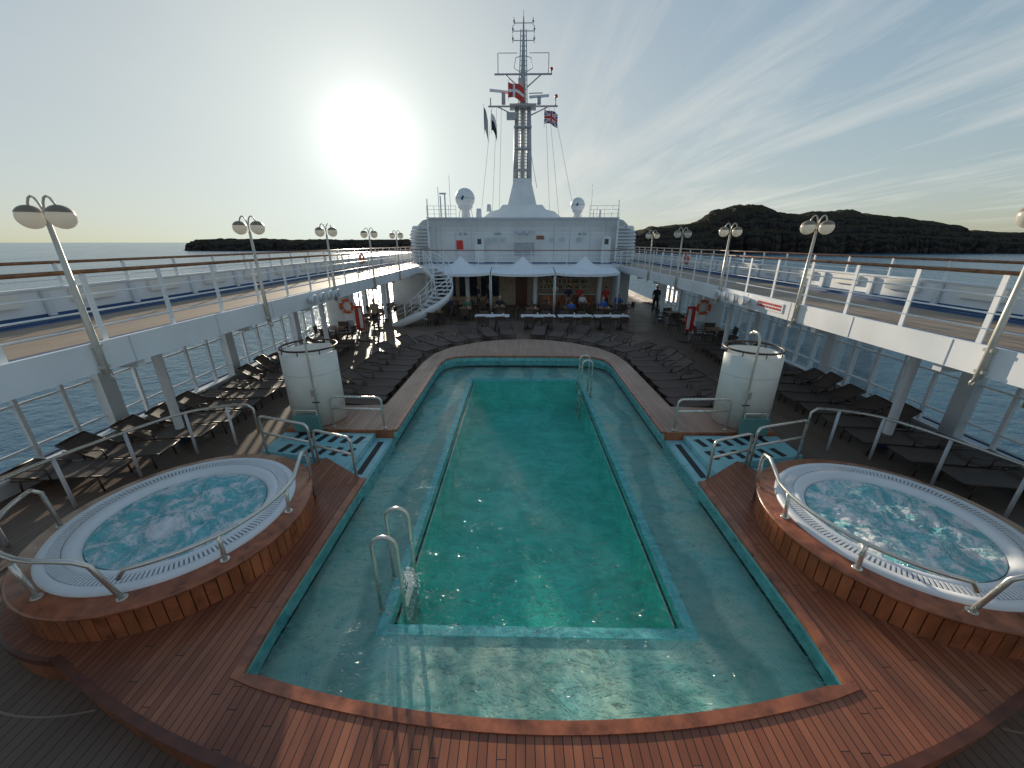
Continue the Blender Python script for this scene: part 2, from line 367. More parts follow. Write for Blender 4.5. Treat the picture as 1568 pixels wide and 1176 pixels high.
for s in (-1, 1):
    M = MB()
    M.bx(s*7.0, s*10.3, -0.88, 45, 2.72, 3.1, WHITE)
    M.bx(s*6.93, s*6.998, -0.88, 31, 2.70, 3.16, WHITE)       # fascia
    for i in range(16): M.box((s*6.926, i*2.0+.3, 2.93), (.008, .012, .44), LGREY)
    for x0, x1, mt, z in ((7.0, 7.35, BLUE, 3.104), (7.35, 9.7, TRACK, 3.106), (9.7, 10.15, BLUE, 3.104)):
        xa, xb = sorted((s*x0, s*x1))
        b = M.addv([(xa, -0.88, z), (xb, -0.88, z), (xb, 44, z), (xa, 44, z)]); M.face((b, b+1, b+2, b+3), mt)
    for i in range(12):   # underside beams
        M.bx(s*7.05, s*10.2, i*3.0+0.4, i*3.0+0.55, 2.55, 2.72, WHITE2)
    M.obj('upper_side_deck')
    # inner railing
    M = MB(); x = s*7.06
    y = -0.6
    while y < 30.5:
        M.box((x, y, 3.1+0.55), (0.024, 0.08, 1.1), WHITE); y += 1.33
    for z, r, mt in ((3.38, .015, WHITE), (3.62, .015, WHITE), (3.88, .015, WHITE), (4.22, .032, TEAKCAP)):
        M.cyl((x, -0.7, z), (x, 30.8, z), r, mt, 8)
    M.obj('inner_deck_railing')
    # outer bulwark & rail
    M = MB(); x = s*10.22
    M.bx(s*10.18, s*10.28, -0.88, 45, 3.1, 3.72, WHITE)
    M.bx(s*10.172, s*10.18, -0.88, 45, 3.106, 3.24, BLUE)
    M.bx(s*10.14, s*10.32, -0.88, 45, 3.722, 3.76, WHITE2)
    y = -0.6
    while y < 44:
        M.box((x, y, 3.98), (0.05, 0.05, 0.5), WHITE); y += 1.5
    for z, r, mt in ((3.9, .013, WHITE), (4.05, .013, WHITE), (4.25, .032, TEAKCAP)):
        M.cyl((x, -0.7, z), (x, 44, z), r, mt, 8)
    for i in range(14):
        y = 3.2+i*1.9
        M.box((s*10.13, y, 3.56), (0.08, 0.95, 0.26), CREAM)
        M.box((s*10.13, y+.95, 3.45), (0.07, 0.12, 0.5), WHITE2)
    M.obj('bulwark_with_handrail')
    # window wall
    M = MB()
    M.bx(s*10.12, s*10.34, -0.88, 30, 0.002, 0.34, WHITE2)
    M.bx(s*10.02, s*10.12, -0.88, 30, 0.30, 0.36, WHITE)
    y = 0.2; i = 0
    while y < 30:
        if i % 5 == 0: M.box((s*10.15, y, 1.53), (0.24, 0.34, 2.38), WHITE2)
        else: M.box((s*10.2, y, 1.53), (0.08, 0.07, 2.38), WHITE)
        y += 0.82; i += 1
    for z in (0.72, 1.62, 2.5): M.bx(s*10.185, s*10.225, -0.8, 29.8, z-.022, z+.022, WHITE)
    b = M.addv([(s*10.24, -0.8, 0.34), (s*10.24, 30, 0.34), (s*10.24, 30, 2.72), (s*10.24, -0.8, 2.72)]); M.face((b, b+1, b+2, b+3), GLASS)
    M.obj('window_wall')
    for y in (8.35, 16.2, 24.0):
        M = MB()
        M.lathe((s*8.62, y, 0), [(0.13, 0.004), (0.13, 0.12), (0.095, 0.14), (0.095, 2.35), (0.12, 2.4), (0.12, 2.5)], WHITE, 20, mats=[BLUE, BLUE, WHITE, WHITE, WHITE])
        M.box((s*8.62, y, 2.62), (0.5, 0.3, 0.2), WHITE2)
        M.obj('support_pillar', bevel=0.004)
    # floodlights on fascia
    for y in (12.2, 12.75, 13.3, 13.85):
        M = MB()
        M.cyl((s*6.93, y, 2.98), (s*6.72, y-.05, 2.95), 0.06, WHITE2, 12, 0.15); M.cyl((s*6.72, y-.05, 2.95), (s*6.66, y-.06, 2.945), 0.155, WHITE, 16, 0.15)
        M.cyl((s*6.658, y-.06, 2.945), (s*6.65, y-.06, 2.945), 0.12, LGREY, 16)
        M.obj('round_floodlight')
    # lamps
    for k in range(1, 6):
        y = 2.0+4*k if k > 1 else 5.72
        M = MB(); x = s*6.88
        M.tube([(x, y, 2.66), (x, y, 3.3), (x, y, 4.9)], 0.03, LAMPPOLE, 10, rs=[0.05, 0.046, 0.03])
        M.box((x+s*.03, y, 2.78), (0.14, 0.12, 0.05), LAMPPOLE); M.box((x+s*.03, y, 3.12), (0.14, 0.12, 0.05), LAMPPOLE)
        M.tube([(x-.05*s, y, 2.66), (x-.09*s, y, 2.6), (x-.05*s, y, 2.54), (x, y, 2.6)], 0.015, LAMPPOLE, 6)
        for d in (-1, 1):
            M.tube([(x, y, 4.85)] + [(x+d*(0.11-0.11*cos(t)), y, 4.95+0.3*sin(t)) for t in [i*pi/8 for i in range(0, 8)]] + [(x+d*.22, y, 5.1)], 0.015, LAMPPOLE, 6)
            c = (x+d*.22, y, 4.98)
            M.sphere(c, (0.155, 0.155, 0.155), OPAL, 20, 16, sel=lambda th, ph: th > .9)
            M.sphere(c, (0.163, 0.163, 0.16), LAMPCAP, 20, 16, sel=lambda th, ph: th < 1.15)
        M.obj('twin_globe_lamp_post')

# ------------------------------------------------------------------ pool
arcx = [-3.2+6.4*i/24 for i in range(25)]
nearpairs = [((-3.25, 6.2), (-4.3, 6.95)), ((-3.25, 5.4), (-4.8, 6.0)), ((-3.25, 4.4), (-5.2, 4.6)), ((-3.25, 3.3), (-5.3, 3.4))]
nearpairs += [((x, 2.2+.42*(x/3.2)**2), (x*5.3/3.2, 1.6+1.2*(x/3.2)**2)) for x in arcx]
nearpairs += [((-p[0][0], p[0][1]), (-p[1][0], p[1][1])) for p in nearpairs[:4][::-1]]
farL = [((-3.25, 8.2), (-5.9, 8.25)), ((-3.25, 9.5), (-5.9, 9.6)), ((-3.25, 9.52), (-3.95, 9.75)), ((-3.25, 11.5), (-3.9, 11.8)), ((-3.25, 13.5), (-3.85, 13.8)), ((-3.12, 14.15), (-3.65, 15.0)), ((-2.75, 14.55), (-3.15, 16.0)), ((-2.0, 14.68), (-2.1, 16.9)), ((-1, 14.7), (-1.05, 17.35)), ((0, 14.7), (0, 17.5))]
farpairs = farL + [((-p[0][0], p[0][1]), (-p[1][0], p[1][1])) for p in farL[:-1][::-1]]
M = MB()
M.strip(nearpairs, 0.4, WOODTOP, 0.004, WOODPANEL, TEALWALL)
for s in (-1, 1):
    M.lathe((s*5.28, 4.65, 0), [(1.0, 0.394), (1.86, 0.394), (1.9, 0.375), (1.9, 0.30), (1.86, 0.29), (1.86, 0.004)], WOODTOP, 80, mats=[WOODTOP, WOODDARK, WOODDARK, WOODDARK, WOODPANEL], smooth=False)
M.obj('raised_wood_platform')
M = MB()
M.strip(farpairs, 0.4, FARWOOD, 0.004, WOODPANEL, TEALWALL)
M.obj('far_wood_platform')
def offs(pts, d):
    out = []
    for i, p in enumerate(pts):
        a = Vector(pts[max(0, i-1)]); c = Vector(pts[min(len(pts)-1, i+1)]); t = (c-a).normalized()
        out.append((p[0]+t.y*d, p[1]-t.x*d))
    return out
M = MB()
for prs, z, sg, mt in ((nearpairs, .415, 1, WOODRIM), (farpairs, .42, -1, WOODRIM)):
    inn = [p[0] for p in prs]
    if prs is farpairs: inn = [p for i, p in enumerate(inn) if i not in (2, len(inn)-3)]
    a = offs(inn, 0.03*sg); c = offs(inn, -0.085*sg)
    M.strip(list(zip(a, c)), z, mt, z-.06, mt, mt)
outn = [p[1] for p in nearpairs[4:-4]]
a = offs(outn, -0.03); c = offs(outn, 0.05)
M.strip(list(zip(c, a)), .408, WOODDARK, .30, WOODDARK)
M.obj('pool_wood_coping')

M = MB()
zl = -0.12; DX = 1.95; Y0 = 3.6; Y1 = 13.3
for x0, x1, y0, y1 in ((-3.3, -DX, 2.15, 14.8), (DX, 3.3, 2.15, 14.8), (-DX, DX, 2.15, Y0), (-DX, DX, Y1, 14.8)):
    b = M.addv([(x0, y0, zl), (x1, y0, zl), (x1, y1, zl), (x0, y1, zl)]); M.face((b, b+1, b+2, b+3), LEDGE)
zd = -1.25
P = [(-DX, Y0), (DX, Y0), (DX, Y1), (-DX, Y1)]
b0 = M.addv([(x, y, zd) for x, y in P]); b1 = M.addv([(x, y, zl) for x, y in P])
M.face([b0, b0+1, b0+2, b0+3], DEEP)
for i in range(4): M.face((b0+i, b0+(i+1)%4, b1+(i+1)%4, b1+i), DEEP)
w = .13
M.bx(-DX-w, -DX+.01, Y0-w, Y1+w, zl-.05, zl+.03, CYAN); M.bx(DX-.01, DX+w, Y0-w, Y1+w, zl-.05, zl+.03, CYAN)
M.bx(-DX+.012, DX-.012, Y0-w, Y0+.01, zl-.05, zl+.028, CYAN); M.bx(-DX+.012, DX-.012, Y1-.01, Y1+w, zl-.05, zl+.028, CYAN)
for x in (-DX+.06, DX-.06):
    M.cyl((x, Y0+.1, zl-.08), (x, Y1-.1, zl-.08), .022, BLACK, 8)
    M.cyl((x+(.04 if x < 0 else -.04), Y0+.1, zl-.05), (x+(.04 if x < 0 else -.04), Y1-.1, zl-.05), .012, WHITE, 8)
for s in (-1, 1):
    M.bx(s*3.25, s*3.29, 6.2, 8.2, zl, .18, TEALWALL)
M.obj('swimming_pool_basin')
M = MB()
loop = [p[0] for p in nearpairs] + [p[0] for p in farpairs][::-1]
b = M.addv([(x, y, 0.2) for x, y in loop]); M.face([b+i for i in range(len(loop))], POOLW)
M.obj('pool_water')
M = MB(); rr2 = random.Random(3)
for i in range(260):
    h = rr2.random()**1.3; sp_ = .015+.055*(1-h)
    r = rr2.uniform(.004, .010)*(1.3-h*.6)
    M.sphere((-1.72+rr2.gauss(0, sp_), 3.95+rr2.gauss(0, sp_), .2+h*.34), (r, r, r*rr2.uniform(1, 2.6)), SPLASH, 6, 5)
M.obj('water_jet_splash')
for s in (-1, 1):
    M = MB()
    M.prism([(s*3.7, 6.56), (s*3.7, 8.18), (s*5.9, 8.18), (s*5.9, 7.3), (s*4.32, 7.0)], 0.004, .33, TILEW, TILEW)
    M.prism([(s*3.29, 6.25), (s*3.29, 8.18), (s*3.69, 8.18), (s*3.69, 6.55)], 0.004, .2, TILEW, TILEW)
    M.box((s*3.5, 7.3, .203), (.13, 1.35, .008), BLACK)
    for r, yy in enumerate((7.28, 7.82)):
        for i in range(6):
            M.box((s*(3.95+i*.3), yy+.03*i, .334), (.13, .34, .01), BLACK, rz=s*0.25)
    M.prism([(s*4.5, 6.7), (s*4.32, 6.98), (s*5.9, 7.28), (s*6.2, 6.9)], 0.004, .16, TILEW)
    M.obj('pool_entry_steps')
    M = MB()
    M.box((s*5.25, 8.1, .62), (.62, .1, .42), GREENP); M.box((s*5.25, 8.1, .36), (.5, .06, .1), BLACK)
    for d in (-.26, .26): M.cyl((s*5.25+d, 8.1, .33), (s*5.25+d, 8.1, .95), .018, STEEL)
    M.cyl((s*5.25-.26, 8.1, .95), (s*5.25+.26, 8.1, .95), .018, STEEL)
    M.obj('towel_bin', bevel=.01)

def ladder(name, x, y, sx):
    M = MB()
    for d in (-.28, .28):
        pts = [(x-sx*.16, y+d, zl+.02), (x-sx*.16, y+d, .9)] + [(x-sx*.16*cos(t), y+d, 1.0+.16*sin(t)) for t in [i*pi/8 for i in range(9)]] + [(x+sx*.16, y+d, .6), (x+sx*.16, y+d, -.95)]
        M.tube(pts, .026, STEEL, 10)
        M.cyl((x-sx*.16, y+d, zl+.005), (x-sx*.16, y+d, zl+.03), .05, STEEL)
    for i in range(4): M.box((x+sx*.16, y, -.05-i*.27), (.09, .54, .025), STEEL)
    M.obj(name)
ladder('pool_ladder', -1.95, 4.1, 1)
ladder('pool_ladder', 1.95, 11.9, -1)

# ------------------------------------------------------------------ hot tubs
for s in (-1, 1):
    cx, cy = s*5.28, 4.65
    M = MB()
    n = 84
    for i in range(n):
        a = 2*pi*i/n; w2 = 2*pi*1.69/n
        R = Matrix.Rotation(a, 3, 'Z')
        M.box((cx+1.675*cos(a), cy+1.675*sin(a), .575), (.05, w2-.012, .35), WOODPANEL if random.random() < .7 else WOODRIM, M=R)
    M.lathe((cx, cy, 0), [(1.655, .395), (1.655, .75)], WOODDARK, 80)
    M.lathe((cx, cy, 0), [(1.70, .752), (1.74, .77), (1.74, .80), (1.71, .82), (1.50, .83), (1.48, .85)], WOODRIM, 96)
    M.obj('hot_tub_wood_surround')
    M = MB()
    M.lathe((cx, cy, 0), [(1.49, .80), (1.49, .865), (1.46, .885), (1.38, .89), (1.375, .87), (1.24, .87), (1.235, .885), (1.17, .885), (1.12, .86), (1.07, .80), (1.05, .60), (.95, .3)], WHITE, 96)
    for i in range(170):
        a = 2*pi*i/170
        M.box((cx+1.308*cos(a), cy+1.308*sin(a), .884), (.125, .028, .012), WHITE, M=Matrix.Rotation(a, 3, 'Z'))
    M.lathe((cx, cy, 0), [(1.37, .872), (1.245, .872)], GREY, 96)
    M.obj('hot_tub')
    M = MB(); rows = []
    nr, na = 60, 160
    for i in range(nr+1):
        r = 1.06*i/nr
        row = []
        for k in range(na):
            X = r*cos(2*pi*k/na); Y = r*sin(2*pi*k/na)
            hh = noise.fractal(Vector((X*3.2, Y*3.2, s*3)), 1, 2, 5) + .35*abs(noise.fractal(Vector((X*9, Y*9, s*5)), 1, 2, 3))
            row.append((cx+X, cy+Y, .80+.085*(1-(r/1.06)**6)*hh))
        rows.append(M.addv(row))
    for i in range(nr):
        for k in range(na): M.face((rows[i]+k, rows[i+1]+k, rows[i+1]+(k+1)%na, rows[i]+(k+1)%na), FOAM, True)
    M.obj('hot_tub_water')
    M = MB()
    def A(a): return a if s < 0 else 180-a
    def pp(r, a, z): return (cx+r*cos(radians(A(a))), cy+r*sin(radians(A(a))), z)
    RR = .028
    for a, h in ((-35, .42), (2, .42)):
        M.cyl(pp(1.56, a, .82), pp(1.6, a, .82+h), RR, STEEL, 10); M.cyl(pp(1.56, a, .82), pp(1.56, a, .84), .055, STEEL)
    M.tube([pp(1.58, -69, 1.12)] + [pp(1.6, -66+i*6, 1.24) for i in range(14)] + [pp(1.62, 20, 1.34), pp(1.66, 27, 1.4), pp(1.72, 33, 1.36), pp(1.74, 35, 1.2), pp(1.72, 35, .42)], RR, STEEL, 10)
    M.tube([pp(1.56, -108, .82), pp(1.6, -108, 1.35)], RR, STEEL, 10)
    M.tube([pp(1.62, -165+i*8, 1.5) for i in range(11)] + [pp(1.62, -79, 1.47), pp(1.61, -75, 1.38), pp(1.56, -71, .82)], RR, STEEL, 10)
    M.tube([pp(1.62, -165, 1.5), pp(1.6, -168, 1.4), pp(1.56, -168, .82)], RR, STEEL, 10)
    for a in (-108, -71, -168): M.cyl(pp(1.56, a, .82), pp(1.56, a, .84), .055, STEEL)
    M.obj('hot_tub_handrail')
    M = MB()
    pts = [(s*7.9, 2.9), (s*8.35, 3.8), (s*8.6, 4.8), (s*8.5, 5.75), (s*8.2, 6.75), (s*7.75, 7.7), (s*7.1, 8.1), (s*6.6, 8.2)]
    sm = []
    for i in range(len(pts)-1):
        p0 = Vector(pts[max(i-1, 0)]); p1 = Vector(pts[i]); p2 = Vector(pts[i+1]); p3 = Vector(pts[min(i+2, len(pts)-1)])
        for j in range(5):
            t = j/5; q = .5*((2*p1)+(-p0+p2)*t+(2*p0-5*p1+4*p2-p3)*t*t+(-p0+3*p1-3*p2+p3)*t**3); sm.append((q.x, q.y, 1.05))
    M.tube(sm+[(s*6.55, 8.2, .95), (s*6.55, 8.2, .3)], .03, STEEL, 10)
    for p in pts[1:-1]: M.tube([(p[0], p[1], .004), (p[0], p[1], 1.04)], .03, WHITE2, 10)
    M.obj('curved_deck_railing')
    def loop_rail(p, q, z0, h, name):
        M = MB(); p = Vector((*p, 0)); q = Vector((*q, 0)); d = (q-p).normalized()
        for zz in (h, h*.62):
            pts = []
            for ang in range(0, 91, 15): t = radians(ang); pts.append(p+d*(.12-.12*cos(t))+Vector((0, 0, z0+zz-.12+.12*sin(t))))
            for ang in range(90, -1, -15): t = radians(ang); pts.append(q-d*(.12-.12*cos(t))+Vector((0, 0, z0+zz-.12+.12*sin(t))))
            if zz == h: pts = [p+Vector((0, 0, z0))]+pts+[q+Vector((0, 0, z0))]
            else: pts = [p+Vector((0, 0, z0+zz)), q+Vector((0, 0, z0+zz))]
            M.tube(pts, .027, STEEL, 10)
        M.cyl(p+Vector((0, 0, z0)), p+Vector((0, 0, z0+.02)), .05, STEEL); M.cyl(q+Vector((0, 0, z0)), q+Vector((0, 0, z0+.02)), .05, STEEL)
        M.obj(name)
    loop_rail((s*3.45, 6.42), (s*4.35, 6.75), .2, .95, 'pool_entry_handrail')
    loop_rail((s*4.5, 6.85), (s*5.75, 7.25), .16, 1.05, 'pool_entry_handrail')
    loop_rail((s*3.5, 8.3), (s*4.75, 8.35), .41, .8, 'pool_entry_handrail')
    # shower cabin
    M = MB(); c = (s*5.35, 8.95, 0)
    a0, a1 = (radians(60), radians(360)) if s < 0 else (radians(-180), radians(120))
    M.lathe(c, [(.60, .42), (.60, 2.18), (.63, 2.2), (.66, 2.18), (.66, .42), (.60, .42)], CREAM, 60, a0, a1)
    M.tube([(c[0]+.63*cos(t), c[1]+.63*sin(t), 2.3) for t in [i*2*pi/32 for i in range(32)]], .025, FRAMEB, 8, closed=True)
    for i in range(8):
        t = a0+(a1-a0)*i/7; M.cyl((c[0]+.63*cos(t), c[1]+.63*sin(t), 2.19), (c[0]+.63*cos(t), c[1]+.63*sin(t), 2.3), .012, FRAMEB)
    for zz in (.9, 1.7): M.lathe(c, [(.662, zz), (.666, zz+.006), (.662, zz+.012)], LGREY, 60, a0, a1)
    px = c[0]-s*.32; py = c[1]-.7
    M.tube([(px, py, .41), (px, py, 2.55), (px, py+.03, 2.7), (px, py+.12, 2.78), (px, py+.3, 2.78)], .024, LAMPPOLE, 10)
    M.cyl((px, py+.3, 2.78), (px, py+.3, 2.72), .02, STEEL, 12, .08)
    M.box((px, py-.03, 1.35), (.1, .08, .16), STEEL); M.cyl((px-.08, py-.02, 1.1), (px+.08, py-.02, 1.1), .015, BLACK)
    M.cyl((c[0], c[1], .41), (c[0], c[1], .43), .58, TILEW, 32)
    M.obj('shower_cabin')

# ------------------------------------------------------------------ loungers, tables, chairs
def lounger_mesh(back):
    M = MB(); W = .33; L = 1.22; bl = .68
    bz = .36+bl*sin(back); bxx = L+bl*cos(back)
    for y in (-W, W):
        M.tube([(0, y, .34), (L, y, .34), (1.7, y, .34)], .02, FRAMEB, 6)
        M.tube([(L, y, .36), (bxx, y, bz)], .02, FRAMEB, 6)
        for x in (.2, 1.55): M.cyl((x, y, .34), (x-.04 if x < 1 else x+.05, y, .004), .018, FRAMEB, 6)
        M.tube([(L-.25, y*1.08, .35), (L-.22, y*1.08, .56), (L+.12, y*1.08, .56)], .015, FRAMEB, 6)
    n = 9
    rows = []
    for i in range(n+1):
        t = i/n; x = .01+t*(L-.02)
        rows.append(M.addv([(x, -W, .355), (x, -W*.5, .34), (x, 0, .333), (x, W*.5, .34), (x, W, .355)]))
    for i in range(n+1):
        t = i/n
        x = L+.01+t*bl*cos(back); z = .36+t*bl*sin(back)
        rows.append(M.addv([(x, -W, z+.01), (x, -W*.5, z-.003), (x, 0, z-.01), (x, W*.5, z-.003), (x, W, z+.01)]))
    for i in range(len(rows)-1):
        for k in range(4): M.face((rows[i]+k, rows[i]+k+1, rows[i+1]+k+1, rows[i+1]+k), FABRIC, True)
    M.tube([(bxx, -W, bz), (bxx+.01, 0, bz+.01), (bxx, W, bz)], .02, FRAMEB, 6)
    M.tube([(0, -W, .34), (-.01, 0, .34), (0, W, .34)], .02, FRAMEB, 6)
    M.tube([(bxx-.2, -W, bz-.1 if back > .2 else bz), (1.6, -W, .34)], .012, FRAMEB, 6)
    return M
L0 = [lounger_mesh(b).obj('sun_lounger') for b in (.12, .55, .8)]
first = {0: True, 1: True, 2: True}
def put_l(k, x, y, rot):
    o = L0[k]
    if first[k]: o.location = (x, y, 0); o.rotation_euler = (0, 0, rot); first[k] = False
    else: inst(o, 'sun_lounger', (x, y, 0), rot)
for s in (-1, 1):
    base = pi if s < 0 else 0
    y = 10.15
    while y < 14.6:
        put_l(random.choice((0, 0, 1)), s*(4.15+random.uniform(-.05, .05)), y, base+s*(.10+random.uniform(-.03, .03))); y += .74
    for i in range(7):
        a = radians(18+i*10.5)
        ang = a if s > 0 else pi-a
        put_l(random.choice((0, 1)), 4.5*cos(ang), 13.6+(4.5+.1*i)*sin(ang), ang+random.uniform(-.04, .04))
    y = 6.6
    while y < 17.5:
        put_l(random.choice((0, 0, 1, 1, 2)), s*(7.75+max(0, (8.2-y))*0.35+random.uniform(-.06, .06)), y, base-s*(.16+random.uniform(-.05, .05))); y += .82

def table_mesh(w, d, top):
    M = MB()
    M.prism([(x*(w/2-.0)+0, y*d/2) for x, y in ((-1, -.8), (-.95, -1), (.95, -1), (1, -.8), (1, .8), (.95, 1), (-.95, 1), (-1, .8))], .72, .755, top)
    for x in ((-w*.3, w*.3) if w > 1.2 else (0,)):
        M.cyl((x, 0, .03), (x, 0, .72), .035, FRAMEB, 10); M.cyl((x, 0, .004), (x, 0, .03), .25, FRAMEB, 20, .2)
    for i in range(3 if w > 1.2 else 1):
        x = random.uniform(-w*.35, w*.35); y = random.uniform(-d*.3, d*.3)
        M.lathe((x, y, .757), [(.001, .001), (.035, .002), (.04, .12)], OPAL, 10)
    return M
def chair_mesh():
    M = MB()
    for x in (-.24, .24):
        M.tube([(x, .24, .004), (x, .22, .64)], .014, FRAMEB, 6); M.tube([(x, -.26, .004), (x, -.2, .45), (x, -.27, .88)], .014, FRAMEB, 6)
        M.tube([(x, .22, .64), (x, 0, .66), (x, -.22, .65)], .018, FRAMEB, 6)
    M.box((0, .01, .44), (.46, .44, .03), FABRIC)
    M.box((0, -.235, .68), (.46, .025, .36), FABRIC, M=Matrix.Rotation(radians(9), 3, 'X'))
    return M
tw = table_mesh(1.95, .78, WHITE).obj('long_table', (-1.75, 21.7, 0))
for x in (.85, 2.95, 5.0): inst(tw, 'long_table', (x, 21.7, 0), 0)
ts = table_mesh(.8, .8, BARWOOD).obj('cafe_table', (-5.2, 22.9, 0))
ch = chair_mesh().obj('deck_chair', (-1.3, 22.45, 0), pi)
tabs = [(-5.2, 22.9)]
for x, y in ((-3.6, 24.3), (-1.5, 25), (-4.8, 26), (-2.6, 27), (.6, 24.2), (3.0, 24.6), (5.2, 24.4), (4.2, 26.6), (1.6, 26.4), (6.6, 26.2), (-9.2, 18.3), (-8.9, 20.6), (9.2, 18.3), (8.9, 20.6), (8.9, 23.0), (-9.0, 24.5)):
    inst(ts, 'cafe_table', (x, y, 0), 0); tabs.append((x, y))
for x, y in tabs:
    for a in (0, pi/2, pi, 3*pi/2):
        a += random.uniform(-.2, .2)
        inst(ch, 'deck_chair', (x+.68*cos(a), y+.68*sin(a), 0), a+pi/2)
for x in (-2.3, -1.3, .35, 1.35, 2.45, 3.45, 4.5, 5.5):
    inst(ch, 'deck_chair', (x, 21.05, 0), 0+random.uniform(-.15, .15))
    if x != -1.3: inst(ch, 'deck_chair', (x, 22.4, 0), pi)

# ------------------------------------------------------------------ superstructure
M = MB()
YF = 31.0
M.bx(-7, 7, 30.6, 30.8, 0.002, 2.72, BARWALL)
M.bx(-7, 7, 28.4, 45, 2.74, 3.1, WHITE)
for x0, x1 in ((-6.6, -5.2), (-4.9, -3.5), (-3.2, -1.8)): M.bx(x0, x1, 30.56, 30.598, .7, 2.3, DARKGL); M.bx(x0-.06, x1+.06, 30.57, 30.597, .62, .7, BARWOOD); M.bx(x0-.06, x1+.06, 30.57, 30.597, 2.3, 2.38, BARWOOD)
M.bx(-.5, .4, 30.55, 30.598, .01, 2.2, WOODDARK)
M.bx(-10.2, -7.02, 30.6, 30.8, .002, 2.7, WHITE2); M.bx(7.02, 8.3, 30.6, 30.8, .002, 2.7, WHITE2)
for x in (-4.0, .95, 5.6, -6.9, 6.9): M.lathe((x, 28.6, 0), [(.16, .004), (.16, 2.73)], WHITE, 20)
prof = [(-8.6, 3.1), (-8.45, 5.4), (-8.2, 5.75), (-7.6, 6.2), (-7.0, 6.32), (7.0, 6.32), (7.6, 6.2), (8.2, 5.75), (8.45, 5.4), (8.6, 3.1)]
n = len(prof)
b0 = M.addv([(x, YF+(max(0, abs(x)-7)*.6), z) for x, z in prof]); b1 = M.addv([(x, 46, z) for x, z in prof])
for i in (0, 1, 2, 3): M.face((b0+i, b0+i+1, b0+n-2-i, b0+n-1-i), WHITE)
for i in range(n): M.face((b0+i, b0+(i+1)%n, b1+(i+1)%n, b1+i), WHITE)
for s in (-1, 1):
    for i in range(10):
        z = 3.55+i*.24; M.box((s*(7.85-max(0, i-7)*.1), YF+.12, z), (1.35, .5, .07), WHITE2, M=Matrix.Rotation(radians(20), 3, 'X'))
    M.box((s*7.1, YF-.1, 4.75), (.12, .12, 2.9), WHITE)
    M.box((s*6.2, YF-.02, 4.4), (.05, .05, 2.5), LGREY); M.box((s*5.1, YF-.02, 4.4), (.05, .05, 2.5), LGREY)
def px(u): return (u-784)*.04966-.79
def pz(v): return 4.7-(v-370)*.0475
def fbox(u0, u1, v0, v1, mat, d=.06): M.bx(px(u0), px(u1), YF-d, YF-.001, pz(v1), pz(v0), mat)
fbox(699, 709, 368, 382, RED, .2)
fbox(786, 819, 371, 391, LGREY, .05)
for i in range(9): fbox(787, 818, 372+i*2.1, 373+i*2.1, GREY, .075)
fbox(786, 819, 354, 360, LGREY, .05)
fbox(821, 833, 361, 367, BARWOOD, .07)
for u in (747, 757, 860, 886, 770, 845): fbox(u-4, u+4, 364, 371, LGREY, .12)
for u in (760, 765, 796, 806, 886, 893, 706, 714): 
    M.cyl((px(u), YF-.02, pz(356)), (px(u), YF-.35, pz(358)), .1, WHITE2, 12, .16); M.cyl((px(u), YF-.35, pz(358)), (px(u), YF-.36, pz(358)), .14, GREY, 12)
for u in (668, 722, 848, 872): fbox(u-.7, u+.7, 345, 400, LGREY, .03)
fbox(727, 741, 362, 402, WHITE2, .05); fbox(731, 737, 366, 374, DARKGL, .06)
fbox(921, 935, 362, 402, WHITE2, .05); fbox(925, 931, 366, 374, DARKGL, .06)
for u in (645, 660, 675, 925, 940, 955): M.cyl((px(u), YF-.04, 5.75), (px(u), YF-.2, 5.72), .07, STEEL, 10)
for z in (4.0, 5.2): M.bx(-7.0, 7.0, YF-.008, YF-.001, z, z+.015, LGREY)
for i in range(9): M.bx(-6.6+i*1.6, -6.585+i*1.6, YF-.007, YF-.001, 3.3, 6.25, LGREY)
M.bx(-8.6, 8.6, YF-.04, YF-.002, 3.105, 3.2, BLUE)
M.bx(-7.2, 7.2, YF-.05, YF+.3, 6.322, 6.40, WHITE2)
prof = [(-4.2, 6.3), (-3.3, 6.45), (-2.6, 7.0), (-1.9, 7.15), (-1.6, 7.5), (1.6, 7.5), (1.9, 7.15), (2.6, 7.0), (3.3, 6.45), (4.2, 6.3)]
n = len(prof)
b0 = M.addv([(x, 34, z) for x, z in prof]); b1 = M.addv([(x, 44, z) for x, z in prof])
for i in (0, 1, 2, 3): M.face((b0+i, b0+i+1, b0+n-2-i, b0+n-1-i), WHITE)
for i in range(n): M.face((b0+i, b0+(i+1)%n, b1+(i+1)%n, b1+i), WHITE)
M.obj('ship_superstructure')
M = MB()
M.bx(1.3, 5.3, 28.7, 29.2, .004, 1.05, BARWOOD); M.bx(1.2, 5.4, 28.6, 29.3, 1.052, 1.1, WHITE2)
for x0 in (1.5, 2.8, 4.1): M.bx(x0, x0+1.1, 28.68, 28.7, .15, .95, WOODPANEL)
for z in (1.3, 1.7, 2.1):
    M.bx(1.4, 5.2, 30.3, 30.52, z-.03, z, CREAM)
    for i in range(26):
        x = 1.5+i*.14; h = random.uniform(.18, .3); mt = random.choice((BOTTLE1, BOTTLE2, CREAM, RED, OPAL))
        M.lathe((x, 30.4, z), [(.001, .001), (.04, .002), (.04, h*.6), (.015, h*.75), (.015, h)], mt, 8)
M.obj('pool_bar')
M = MB()
for i in range(12): M.box((-6.9+i*1.255, 28.5, 3.6), (.04, .04, 1.0), WHITE)
for z, r, mt in ((3.4, .015, WHITE), (3.65, .015, WHITE), (3.9, .015, WHITE), (4.12, .03, TEAKCAP)): M.cyl((-7, 28.5, z), (7, 28.5, z), r, mt, 8)
M.obj('balcony_railing')
